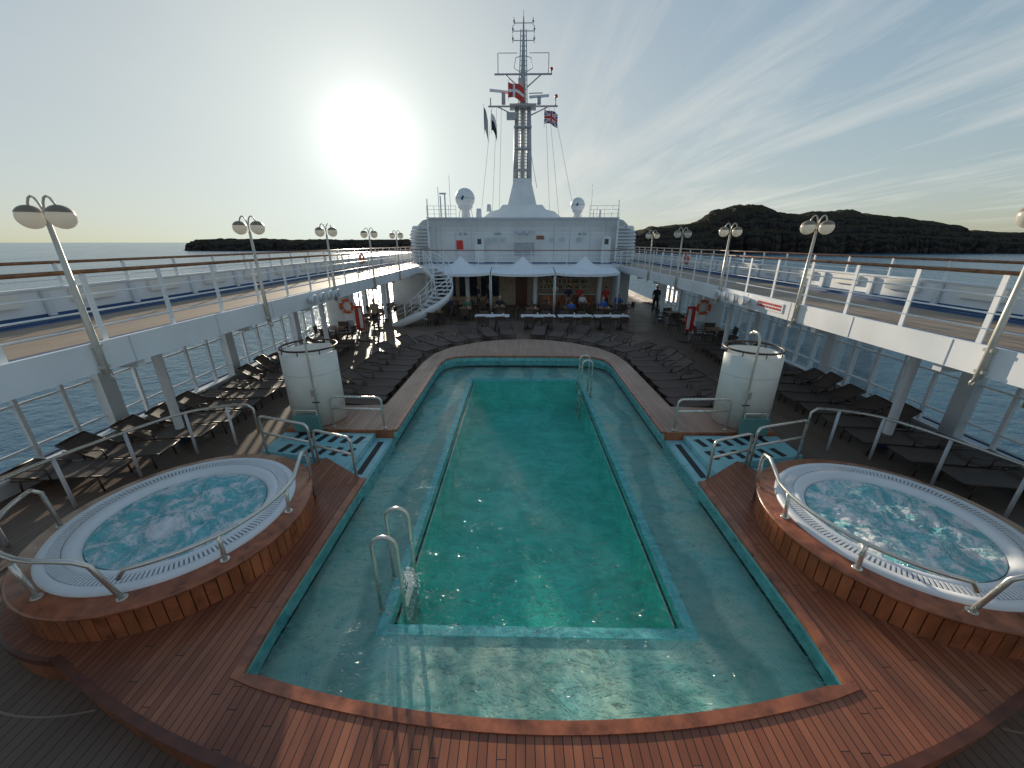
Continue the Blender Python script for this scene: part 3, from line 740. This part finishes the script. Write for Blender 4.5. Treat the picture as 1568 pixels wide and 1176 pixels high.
for cxx in (-4.25, 0.0, 4.25):
    M = MB(); rows = []; n = 24
    for i in range(n+1):
        fx = i/n*2-1; row = []
        for j in range(n+1):
            fy = j/n*2-1
            r = math.hypot(fx, fy*.9+.1)
            z = 2.78+1.0*exp(-3.2*r)+.18*(fy+1)*.5
            if fy < -.6: z -= (.17*(1-fx*fx))*(-fy-.6)/.4
            z += .22*(abs(fx)**3)*(1-abs(fy))*.5
            row.append((cxx+fx*2.1, 27.6+fy*1.6, z))
        rows.append(M.addv(row))
    for i in range(n):
        for j in range(n): M.face((rows[i]+j, rows[i+1]+j, rows[i+1]+j+1, rows[i]+j+1), CANVAS, True)
    va = [M.v[rows[i]] for i in range(n+1)]
    b = M.addv([(x, y-.01, z) for x, y, z in va]+[(x, y-.01, z-.16) for x, y, z in va])
    for i in range(n): M.face((b+i, b+i+1, b+n+2+i, b+n+1+i), CANVAS, True)
    M.cyl((cxx, 27.5, 2.9), (cxx, 27.5, 3.9), .025, STEEL)
    for d in (-2.08, 2.08): M.cyl((cxx+d, 26.05, .004), (cxx+d, 26.05, 2.75), .03, WHITE)
    M.obj('canvas_awning')
# mast
M = MB(); ym = 38.0
b0 = M.addv([(-1.35, ym-1, 7.4), (1.35, ym-1, 7.4), (1.35, ym+1, 7.4), (-1.35, ym+1, 7.4)]); b1 = M.addv([(-.72, ym-.4, 9.9), (.72, ym-.4, 9.9), (.72, ym+.4, 9.9), (-.72, ym+.4, 9.9)])
for i in range(4): M.face((b0+i, b0+(i+1)%4, b1+(i+1)%4, b1+i), WHITE2)
M.face((b1, b1+1, b1+2, b1+3), WHITE2)
for x in (-.6, .6): M.tube([(x, ym, 9.6), (x*.95, ym, 12), (x*.85, ym, 15.2)], .2, MASTM, 12, rs=[.24, .21, .17])
M.tube([(0, ym+.6, 9.6), (0, ym+.3, 16)], .18, MASTM, 12)
for i in range(24): M.box((0, ym-.1, 9.95+i*.24), (1.05, .05, .04), MASTM)
for x in (-.22, .22): M.cyl((x, ym-.15, 9.9), (x, ym-.15, 15.6), .03, MASTM, 6)
for z in (10.6, 12.2, 13.8): M.box((0, ym, z), (1.5, .7, .1), MASTM)
M.box((0, ym, 15.25), (2.2, 1.4, .12), MASTM)
def arm(z, x0, x1, r=.06): M.cyl((x0, ym, z), (x1, ym, z), r, MASTM, 8)
arm(15.3, -2.9, 2.9, .07); arm(17.5, -2.35, 2.35, .07)
for s in (-1, 1):
    M.cyl((s*.5, ym, 14.6), (s*2.2, ym, 15.3), .05, MASTM, 6); M.cyl((s*.3, ym, 16.6), (s*1.5, ym, 17.5), .05, MASTM, 6)
    M.cyl((s*2.05, ym, 17.5), (s*2.05, ym, 18.9), .035, MASTM, 6); M.cyl((s*2.7, ym, 15.3), (s*2.7, ym, 15.9), .05, MASTM, 6)
    M.cyl((s*2.05, ym, 18.9), (s*.5, ym, 18.9), .025, MASTM, 6); M.tube([(s*.15, ym, 17.6), (s*.75, ym, 17.9), (s*.6, ym, 18.6), (s*.15, ym, 18.7)], .03, MASTM, 6)
    M.cyl((s*.5, ym, 16.2), (s*1.6, ym-.4, 16.1), .04, MASTM, 6)
M.tube([(0, ym, 15.2), (0, ym, 17.5), (0, ym, 21.2)], .1, MASTM, 10, rs=[.28, .2, .04])
for x in (-.35, .35): M.cyl((x, ym, 15.3), (x*.6, ym, 20.4), .045, MASTM, 6)
for i in range(16): M.box((0, ym-.02, 15.5+i*.32), (.6-.01*i, .04, .04), MASTM)
for z, w3 in ((19.7, .85), (20.3, .85), (20.8, .75)):
    arm(z, -w3, w3, .03)
    for s in (-1, 1): M.cyl((s*w3, ym, z-.15), (s*w3, ym, z+.35), .03, MASTM, 6); M.sphere((s*w3, ym, z+.12), .09, MASTM, 8, 6)
M.cyl((0, ym, 21.1), (0, ym, 21.6), .02, MASTM, 6)
M.box((-1.7, ym-.6, 16.15), (2.1, .16, .16), WHITE2, rz=.3); M.cyl((-1.6, ym-.5, 15.3), (-1.6, ym-.5, 16.1), .16, MASTM, 10)
M.box((1.3, ym-.8, 15.75), (1.6, .16, .16), WHITE2, rz=-.2); M.cyl((1.3, ym-.8, 15.2), (1.3, ym-.8, 15.7), .16, MASTM, 10)
M.box((-.9, ym-.4, 14.5), (.9, .5, .45), MASTM); M.box((-.2, ym-.5, 16.6), (.4, .3, .9), MASTM)
M.sphere((2.75, ym, 16.0), .14, RED, 8, 6); M.sphere((2.3, ym, 17.85), .13, RED, 8, 6); M.cyl((2.3, ym, 17.5), (2.3, ym, 17.8), .05, MASTM, 6)
M.cyl((1.3, ym, 9.2), (.7, ym, 12), .02, BLACK, 6)
for x0, z0, x1 in ((-2.6, 15.2, -3.6), (-2.2, 15.2, -2.6), (2.6, 15.2, 4.6), (2.2, 15.2, 3.2), (-1.8, 15.2, -2.0), (1.9, 15.2, 2.4)):
    M.cyl((x0, ym, z0), (x1, ym-2, 6.5), .013, GREY, 4)
M.obj('radar_mast')
def flag(name, x, y, z, w, h, fn, sag=.25, rot=0):
    M = MB(); nx, nz = 30, 20; rows = []
    for i in range(nx+1):
        t = i/nx
        rows.append(M.addv([(w*t*cos(.5), .18*sin(t*7+j*.1)+w*t*.3, -h*j/nz - sag*t*t) for j in range(nz+1)]))
    for i in range(nx):
        for j in range(nz): M.face((rows[i]+j, rows[i+1]+j, rows[i+1]+j+1, rows[i]+j+1), fn((i+.5)/nx, (j+.5)/nz), True)
    M.cyl((0, 0, .2), (0, 0, -h-.3), .015, GREY, 6)
    M.obj(name, (x, y, z), rot)
def dk(u, v): return FLAGW if abs(u-.36) < .07 or abs(v-.5) < .09 else RED
def uk(u, v):
    if abs(u-.5) < .06 or abs(v-.5) < .1: return RED
    if abs(u-.5) < .1 or abs(v-.5) < .17: return FLAGW
    d = min(abs(u-v), abs(1-u-v))
    return RED if d < .04 else (FLAGW if d < .11 else FLAGB)
flag('danish_flag', -1.2, ym-1.2, 16.6, 1.45, 1.0, dk)
flag('british_flag', 1.75, ym-1.0, 14.8, 1.3, .95, uk)
flag('pennant_flag', -2.6, ym-1, 14.6, .5, 1.2, lambda u, v: FLAGK if v > .4 else FLAGW, sag=.8)
flag('pennant_flag', -3.2, ym-1, 15.0, .35, 1.6, lambda u, v: GREY, sag=.9)
def satdome(x, y, z, r):
    M = MB()
    M.sphere((x, y, z), r, WHITE, 28, 18); M.lathe((x, y, 0), [(.45*r, 6.3), (.4*r, z-r*1.15), (.75*r, z-r*.85), (.75*r, z-r*.6)], WHITE2, 24)
    M.box((x-.1, y-r*.98, z), (.22*r, .04, .4*r), BLUE, M=Matrix.Rotation(.5, 3, 'Y'))
    M.lathe((x, y, z), [(r*1.005, -.03), (r*1.005, .03)], LGREY, 28)
    for a in (0.6, 2.2, 3.9, 5.4): M.cyl((x+.6*r*cos(a), y+.6*r*sin(a), z-r*.75), (x+.9*r*cos(a), y+.9*r*sin(a), 6.3), .03, WHITE2, 6)
    M.obj('satellite_dome')
satdome(-4.5, 33, 7.85, .76); satdome(4.35, 33.2, 7.4, .55)
M = MB()
for x, z0, z1, r in ((-7.4, 6.3, 7.8, .05), (-6.5, 6.3, 8.6, .03), (-6.0, 6.3, 8.2, .07), (-6.35, 6.3, 8.0, .07), (7.4, 6.3, 7.7, .05), (-5.6, 6.3, 9.4, .02), (5.3, 6.3, 8.8, .02), (6.0, 6.3, 7.0, .12), (-3.4, 6.3, 7.1, .25), (5.5, 6.3, 7.0, .05), (-2.6, 6.9, 7.4, .2)):
    M.cyl((x, 32.5, z0), (x, 32.5, z1), r, WHITE2, 10, r*.7)
M.box((-6.15, 32.5, 8.15), (.5, .2, .12), WHITE2)
y = 31.3
for z in (6.65, 6.95, 7.2): M.cyl((-7.2, y, z), (-5.0, y, z), .015, WHITE, 6); M.cyl((5.0, y, z), (7.2, y, z), .015, WHITE, 6)
for i in range(5): 
    for s in (-1, 1): M.cyl((s*(5+i*.55), y, 6.3), (s*(5+i*.55), y, 7.2), .018, WHITE, 6)
M.obj('roof_antennas_and_rail')

# ------------------------------------------------------------------ staircase
M = MB(); cx, cy = -6.6, 24.2; ns = 16
a0, a1 = radians(-120), radians(75)
def hp(r, t, dz): a = a0+(a1-a0)*t; return (cx+r*cos(a), cy+r*sin(a), 3.08*t+dz)
for i in range(ns):
    t = (i+.5)/ns; a = a0+(a1-a0)*t
    M.box((cx+1.65*cos(a), cy+1.65*sin(a), 3.08*(i+1)/ns-.03), (1.1, .42, .05), WHITE2, rz=a)
for r in (1.1, 2.2):
    N2 = 40
    v0 = M.addv([hp(r, i/N2, -.28) for i in range(N2+1)]); v1 = M.addv([hp(r, i/N2, .16) for i in range(N2+1)])
    v2 = M.addv([hp(r+.05, i/N2, -.28) for i in range(N2+1)]); v3 = M.addv([hp(r+.05, i/N2, .16) for i in range(N2+1)])
    for i in range(N2):
        M.face((v0+i, v0+i+1, v1+i+1, v1+i), WHITE, True); M.face((v2+i, v3+i, v3+i+1, v2+i+1), WHITE, True); M.face((v1+i, v1+i+1, v3+i+1, v3+i), WHITE); M.face((v0+i, v2+i, v2+i+1, v0+i+1), WHITE)
    for h, rr in ((.5, .014), (.75, .014), (1.02, .025)): M.tube([hp(r+.025, i/30, h) for i in range(31)], rr, WHITE, 6)
    for i in range(9): M.cyl(hp(r+.025, i/8, .1), hp(r+.025, i/8, 1.02), .02, WHITE, 6)
M.bx(-7.0, -5.6, 26.2, 28.4, 2.74, 3.1, WHITE)
M.lathe((-6.0, 24.6, 0), [(.5, .004), (.5, .9), (.0, .9)], WHITE, 20)
M.obj('curved_staircase')

# ------------------------------------------------------------------ side lockers, rings, posters
def ring(x, y, z, nx, sc=1.0):
    M = MB(); n = 32
    pts = [(0, .3*cos(2*pi*i/n), .3*sin(2*pi*i/n)) for i in range(n)]
    M.tube(pts, .07, ORANGE, 10, closed=True)
    for k in range(4):
        a = k*pi/2+pi/4; M.tube([(0, .3*cos(a+d), .3*sin(a+d)) for d in (-.14, 0, .14)], .075, FLAGW, 10)
    M.obj('life_ring', (x, y, z), nx).scale = (sc, sc, sc)
for s in (-1, 1):
    M = MB()
    M.bx(s*8.7, s*10.0, 19.4, 19.6, .25, 2.5, WHITE); M.bx(s*8.65, s*10.05, 19.35, 19.65, 2.502, 2.56, WHITE2)
    M.bx(s*9.2, s*9.9, 19.36, 19.398, .4, 2.2, WHITE2)
    M.bx(s*8.75, s*9.1, 19.37, 19.398, .5, .9, LGREY)
    M.obj('white_locker')
    ring(s*8.95, 19.3, 1.62, pi/2)
    M = MB()
    M.bx(s*8.2, s*8.24, 18.7, 18.74, .004, 1.9, STEEL); M.bx(s*7.9, s*8.3, 18.66, 18.7, .55, 1.75, RED); M.bx(s*7.95, s*8.1, 18.64, 18.658, .65, 1.65, FLAGW); M.bx(s*7.7, s*8.4, 18.5, 18.9, .004, .03, FRAMEB)
    M.obj('poster_stand')
    ring(s*10.08, 25.0, 3.7, 0, .85)
M = MB()
M.bx(6.905, 6.925, 10.55, 11.75, 2.83, 3.08, FLAGW)
for i in range(14):
    M.bx(6.895, 6.904, 10.62+i*.08, 10.62+i*.08+random.uniform(.03, .06), 2.97, 3.03, RED)
    M.bx(6.895, 6.904, 10.62+i*.08, 10.62+i*.08+random.uniform(.03, .06), 2.88, 2.94, RED)
M.obj('warning_sign')
M = MB(); M.bx(9.98, 10.02, 7.05, 7.3, 1.5, 2.25, YELLOW); 
for i in range(4): M.bx(9.965, 9.979, 7.09, 7.26, 1.6+i*.15, 1.65+i*.15, BLACK)
M.obj('yellow_notice_sign')

# ------------------------------------------------------------------ people
def cloth(n, c): return pbr(n, c, 0.8, var=0.15, nscale=15)
SKIN = pbr('skin', (0.55, 0.33, 0.24), 0.5, var=0.06); HAIRD = cloth('dark_hair', (0.04, 0.025, 0.018)); HAIRG = cloth('grey_hair', (0.4, 0.38, 0.36)); SHOE = cloth('shoe', (0.03, 0.03, 0.03))
CB = cloth('black_cloth', (0.02, 0.02, 0.025)); CBL = cloth('blue_cloth', (0.05, 0.12, 0.4)); CR = cloth('red_cloth', (0.5, 0.05, 0.04)); CW = cloth('white_cloth', (0.7, 0.7, 0.68)); CN = cloth('navy_cloth', (0.03, 0.04, 0.09)); CT = cloth('tan_cloth', (0.35, 0.27, 0.18)); CG = cloth('green_cloth', (0.08, 0.16, 0.1))
def person(loc, rot, pose, shirt, pants, hair, sc=1.0):
    J = {}
    dz = 0
    if pose == 'sit': dz = -.43
    J['pelvis'] = (0, 0, .95+dz); J['spine'] = (0, .01, 1.14+dz); J['chest'] = (0, .0, 1.34+dz); J['neck'] = (0, .0, 1.5+dz); J['head'] = (0, .02, 1.6+dz)
    for s, n in ((-1, 'L'), (1, 'R')):
        J['sh'+n] = (s*.185, 0, 1.43+dz)
        if pose == 'sit': J['el'+n] = (s*.24, .1, 1.17+dz); J['wr'+n] = (s*.17, .34, 1.2+dz)
        elif pose == 'walk': J['el'+n] = (s*.24, s*.09-.03, 1.16); J['wr'+n] = (s*.23, s*.2+.05, .93)
        elif pose == 'reach' : J['el'+n] = (s*.23, .12, 1.2); J['wr'+n] = (s*.16, .36, 1.18)
        else: J['el'+n] = (s*.245, -.03, 1.15); J['wr'+n] = (s*.25, .05, .91)
        J['hip'+n] = (s*.1, 0, .9+dz)
        if pose == 'sit': J['kn'+n] = (s*.13, .42, .52); J['an'+n] = (s*.13, .40, .09); J['to'+n] = (s*.14, .56, .045)
        elif pose == 'walk': J['kn'+n] = (s*.1, -s*.14+.06, .5); J['an'+n] = (s*.1, -s*.28-.02, .10); J['to'+n] = (s*.11, -s*.28+.15, .05 if s < 0 else .04)
        else: J['kn'+n] = (s*.11, .02, .5); J['an'+n] = (s*.12, -.02, .09); J['to'+n] = (s*.14, .15, .045)
    rad = dict(pelvis=(.155, .115), spine=(.14, .10), chest=(.165, .115), neck=(.06, .06), head=(.055, .055), sh=(.075, .07), el=(.045, .045), wr=(.03, .028), hip=(.1, .1), kn=(.062, .062), an=(.042, .045), to=(.04, .03))
    names = list(J); idx = {n: i for i, n in enumerate(names)}
    E = [('pelvis', 'spine', 's'), ('spine', 'chest', 's'), ('chest', 'neck', 's'), ('neck', 'head', 'k')]
    for n in 'LR': E += [('chest', 'sh'+n, 's'), ('sh'+n, 'el'+n, 's'), ('el'+n, 'wr'+n, 'k'), ('pelvis', 'hip'+n, 'p'), ('hip'+n, 'kn'+n, 'p'), ('kn'+n, 'an'+n, 'p'), ('an'+n, 'to'+n, 'f')]
    me = bpy.data.meshes.new('tmp'); me.from_pydata([J[n] for n in names], [(idx[a], idx[b]) for a, b, _ in E], [])
    o = bpy.data.objects.new('tmp', me); COL.objects.link(o)
    o.modifiers.new('skin', 'SKIN'); sub = o.modifiers.new('sub', 'SUBSURF'); sub.levels = 1; sub.render_levels = 1
    sv = me.skin_vertices[0].data
    for n in names:
        k = n if n in rad else n[:-1]
        sv[idx[n]].radius = rad[k]; sv[idx[n]].use_root = (n == 'pelvis')
    dg = bpy.context.evaluated_depsgraph_get(); dg.update()
    em = bpy.data.meshes.new_from_object(o.evaluated_get(dg))
    bpy.data.objects.remove(o)
    M = MB(); b = M.addv([v.co for v in em.vertices])
    mp = {'s': shirt, 'p': pants, 'k': SKIN, 'f': SHOE}
    segs = [(Vector(J[a]), Vector(J[c]), k) for a, c, k in E]
    for p in em.polygons:
        c = p.center; best = None
        for a, d, k in segs:
            t = max(0, min(1, (c-a).dot(d-a)/(d-a).length_squared)); dd = (a+(d-a)*t-c).length
            if best is None or dd < best[0]: best = (dd, k)
        M.face([b+i for i in p.vertices], mp[best[1]], True)
    hz = 1.655+dz; hc = Vector((0, .025, hz))
    M.sphere(hc, (.075, .093, .115), SKIN, 16, 12)
    M.sphere(hc+Vector((0, -.012, .015)), (.083, .098, .118), hair, 16, 12, sel=lambda th, ph: th < .95 or (th < 1.9 and 3.6 < ph < 5.8))
    M.tube([hc+Vector((0, .088, .01)), hc+Vector((0, .112, -.02)), hc+Vector((0, .09, -.028))], .012, SKIN, 6)
    for s in (-1, 1):
        M.sphere(hc+Vector((s*.03, .083, .012)), .011, CB, 6, 4); M.sphere(hc+Vector((s*.076, 0, -.005)), (.012, .022, .032), SKIN, 8, 6)
    M.box(hc+Vector((0, .085, -.055)), (.045, .012, .01), CR)
    for s, n in ((-1, 'L'), (1, 'R')):
        w = Vector(J['wr'+n]); d = (w-Vector(J['el'+n])).normalized(); side = d.cross(Vector((s, 0, 0))).normalized()
        M.tube([w-d*.01, w+d*.04, w+d*.09], .03, SKIN, 8, rs=[.025, .036, .032])
        for q, (o2, ln) in enumerate(((-.027, .065), (-.009, .075), (.009, .07), (.027, .055))):
            p0 = w+d*.085+side*o2; p1 = p0+d*ln*.55; p2 = p1+d*ln*.4+Vector((-s*.02, 0, 0))
            M.tube([p0, p1, p2], .008, SKIN, 5, rs=[.009, .0085, .007])
        M.tube([w+d*.03-side*.025, w+d*.07-side*.05, w+d*.1-side*.055], .009, SKIN, 5, rs=[.012, .01, .008])
    ob = M.obj('person', loc, rot); ob.scale = (sc, sc, sc)
person((9.25, 27.0, 0), pi*.95, 'walk', CB, CB, HAIRD, 1.06)
person((-8.2, 21.0, 0), pi*1.2, 'stand', CT, CB, HAIRD, 1.0)
person((4.1, 27.9, 0), 0, 'reach', CR, CN, HAIRG)
person((3.3, 28.0, 0), .2, 'stand', CN, CT, HAIRD)
person((2.5, 29.7, 0), pi, 'reach', CW, CB, HAIRD)
person((5.9, 27.6, 0), -.5, 'stand', CR, CN, HAIRD)
person((-3.2, 28.4, 0), 2.0, 'stand', CN, CN, HAIRD)
person((-2.4, 28.2, 0), pi*.8, 'stand', CB, CN, HAIRG)
person((-5.3, 23.6, 0), pi, 'sit', CW, CN, HAIRG)
person((-3.6, 24.98, 0), pi, 'sit', CG, CN, HAIRD)
person((-1.5, 25.68, 0), pi, 'sit', CB, CT, HAIRG)
person((5.2, 25.08, 0), pi, 'sit', CBL, CN, HAIRG)
person((4.2, 27.28, 0), pi, 'sit', CW, CT, HAIRD)
person((3.0, 23.92, 0), 0, 'sit', CBL, CN, HAIRD)
person((6.6, 26.88, 0), pi, 'sit', CBL, CT, HAIRG)
person((-4.8, 25.32, 0), 0, 'sit', CN, CN, HAIRG)

# ------------------------------------------------------------------ light
AZ = radians(18.7); EL = radians(11.6)
SD = Vector((-sin(AZ)*cos(EL), cos(AZ)*cos(EL), sin(EL)))
ld = bpy.data.lights.new('sun', 'SUN'); ld.energy = 5.0; ld.angle = radians(.55); ld.color = (1.0, .86, .67)
lo = bpy.data.objects.new('sun', ld); COL.objects.link(lo); lo.rotation_euler = SD.to_track_quat('Z', 'Y').to_euler()

w = bpy.data.worlds.new('World'); scene.world = w; w.use_nodes = True
nt = w.node_tree; nt.nodes.clear(); out = nt.nodes.new('ShaderNodeOutputWorld')
sky = node(nt, 'ShaderNodeTexSky', sky_type='NISHITA', sun_disc=False, sun_elevation=EL, sun_rotation=-AZ, altitude=0, air_density=1.0, dust_density=1.0, ozone_density=2.0)
# hazy evening sky: compress the radiance range, c/(1+k c)
sc3 = node(nt, 'ShaderNodeSeparateColor', {0: sky.outputs[0]})
def comp(c, k, g): return mth(nt, 'MULTIPLY', mth(nt, 'DIVIDE', c, mth(nt, 'ADD', mth(nt, 'MULTIPLY', c, k), 1.0)), g)
skc = node(nt, 'ShaderNodeCombineColor', {0: comp(sc3.outputs[0], .42, 2.4), 1: comp(sc3.outputs[1], .38, 2.45), 2: comp(sc3.outputs[2], .38, 2.5)}).outputs[0]
tc = node(nt, 'ShaderNodeTexCoord'); dirv = node(nt, 'ShaderNodeVectorMath', {0: tc.outputs['Generated']}, operation='NORMALIZE').outputs[0]
dt = node(nt, 'ShaderNodeVectorMath', {0: dirv, 1: tuple(SD)}, operation='DOT_PRODUCT').outputs['Value']
dt = mth(nt, 'MAXIMUM', dt, 0.0)
g = mth(nt, 'ADD', mth(nt, 'MULTIPLY', mth(nt, 'POWER', dt, 1300.0), 45.0), mth(nt, 'ADD', mth(nt, 'MULTIPLY', mth(nt, 'POWER', dt, 200.0), 3.4), mth(nt, 'MULTIPLY', mth(nt, 'POWER', dt, 32.0), 1.0)))
glow = mix(nt, 1.0, (1.0, .98, .86), node(nt, 'ShaderNodeCombineColor', {0: g, 1: g, 2: g}).outputs[0], 'MULTIPLY')
sp = node(nt, 'ShaderNodeSeparateXYZ', {0: dirv})
zc = mth(nt, 'MAXIMUM', mth(nt, 'ADD', sp.outputs[2], .06), .03)
pxn = mth(nt, 'DIVIDE', sp.outputs[0], zc); pyn = mth(nt, 'DIVIDE', sp.outputs[1], zc)
pv = node(nt, 'ShaderNodeCombineXYZ', {0: pxn, 1: pyn, 2: 0.0}).outputs[0]
mp = node(nt, 'ShaderNodeMapping', {'Vector': pv, 'Rotation': (0, 0, radians(-62)), 'Scale': (1.3, .22, 1)}).outputs[0]
cn = node(nt, 'ShaderNodeTexNoise', {'Vector': mp, 'Scale': 1.2, 'Detail': 9.0, 'Roughness': .64, 'Distortion': .8}).outputs[0]
cn2 = node(nt, 'ShaderNodeTexNoise', {'Vector': pv, 'Scale': .35, 'Detail': 3.0}).outputs[0]
cm = ramp(nt, mth(nt, 'ADD', mth(nt, 'MULTIPLY', cn, .6), mth(nt, 'MULTIPLY', cn2, .4)), [(.47, 0.0), (.56, .45), (.68, 1.0)])
side = ramp(nt, mth(nt, 'ADD', mth(nt, 'MULTIPLY', sp.outputs[0], .8), .5), [(.35, .12), (.7, 1.0)])
cm = mth(nt, 'MULTIPLY', mth(nt, 'MULTIPLY', cm, side), .75)
cm = mth(nt, 'MULTIPLY', cm, ramp(nt, sp.outputs[2], [(.0, 0.0), (.08, 1.0), (.32, .8), (.6, .3)]))
base = mix(nt, cm, skc, (6.0, 6.0, 5.6))
tot = mix(nt, 1.0, base, glow, 'ADD')
bg = node(nt, 'ShaderNodeBackground', {'Color': tot, 'Strength': .132})
nt.links.new(bg.outputs[0], out.inputs[0])

# ------------------------------------------------------------------ camera
cd = bpy.data.cameras.new('camera'); cd.sensor_width = 36; cd.lens = 585/1568*36; cd.clip_start = .05; cd.clip_end = 90000
co = bpy.data.objects.new('camera', cd); COL.objects.link(co); co.location = (-.25, 0, 4.65); co.rotation_euler = (radians(90-20.35), 0, radians(1.0))
scene.camera = co
scene.view_settings.view_transform = 'Standard'; scene.view_settings.look = 'None'; scene.view_settings.exposure = 0
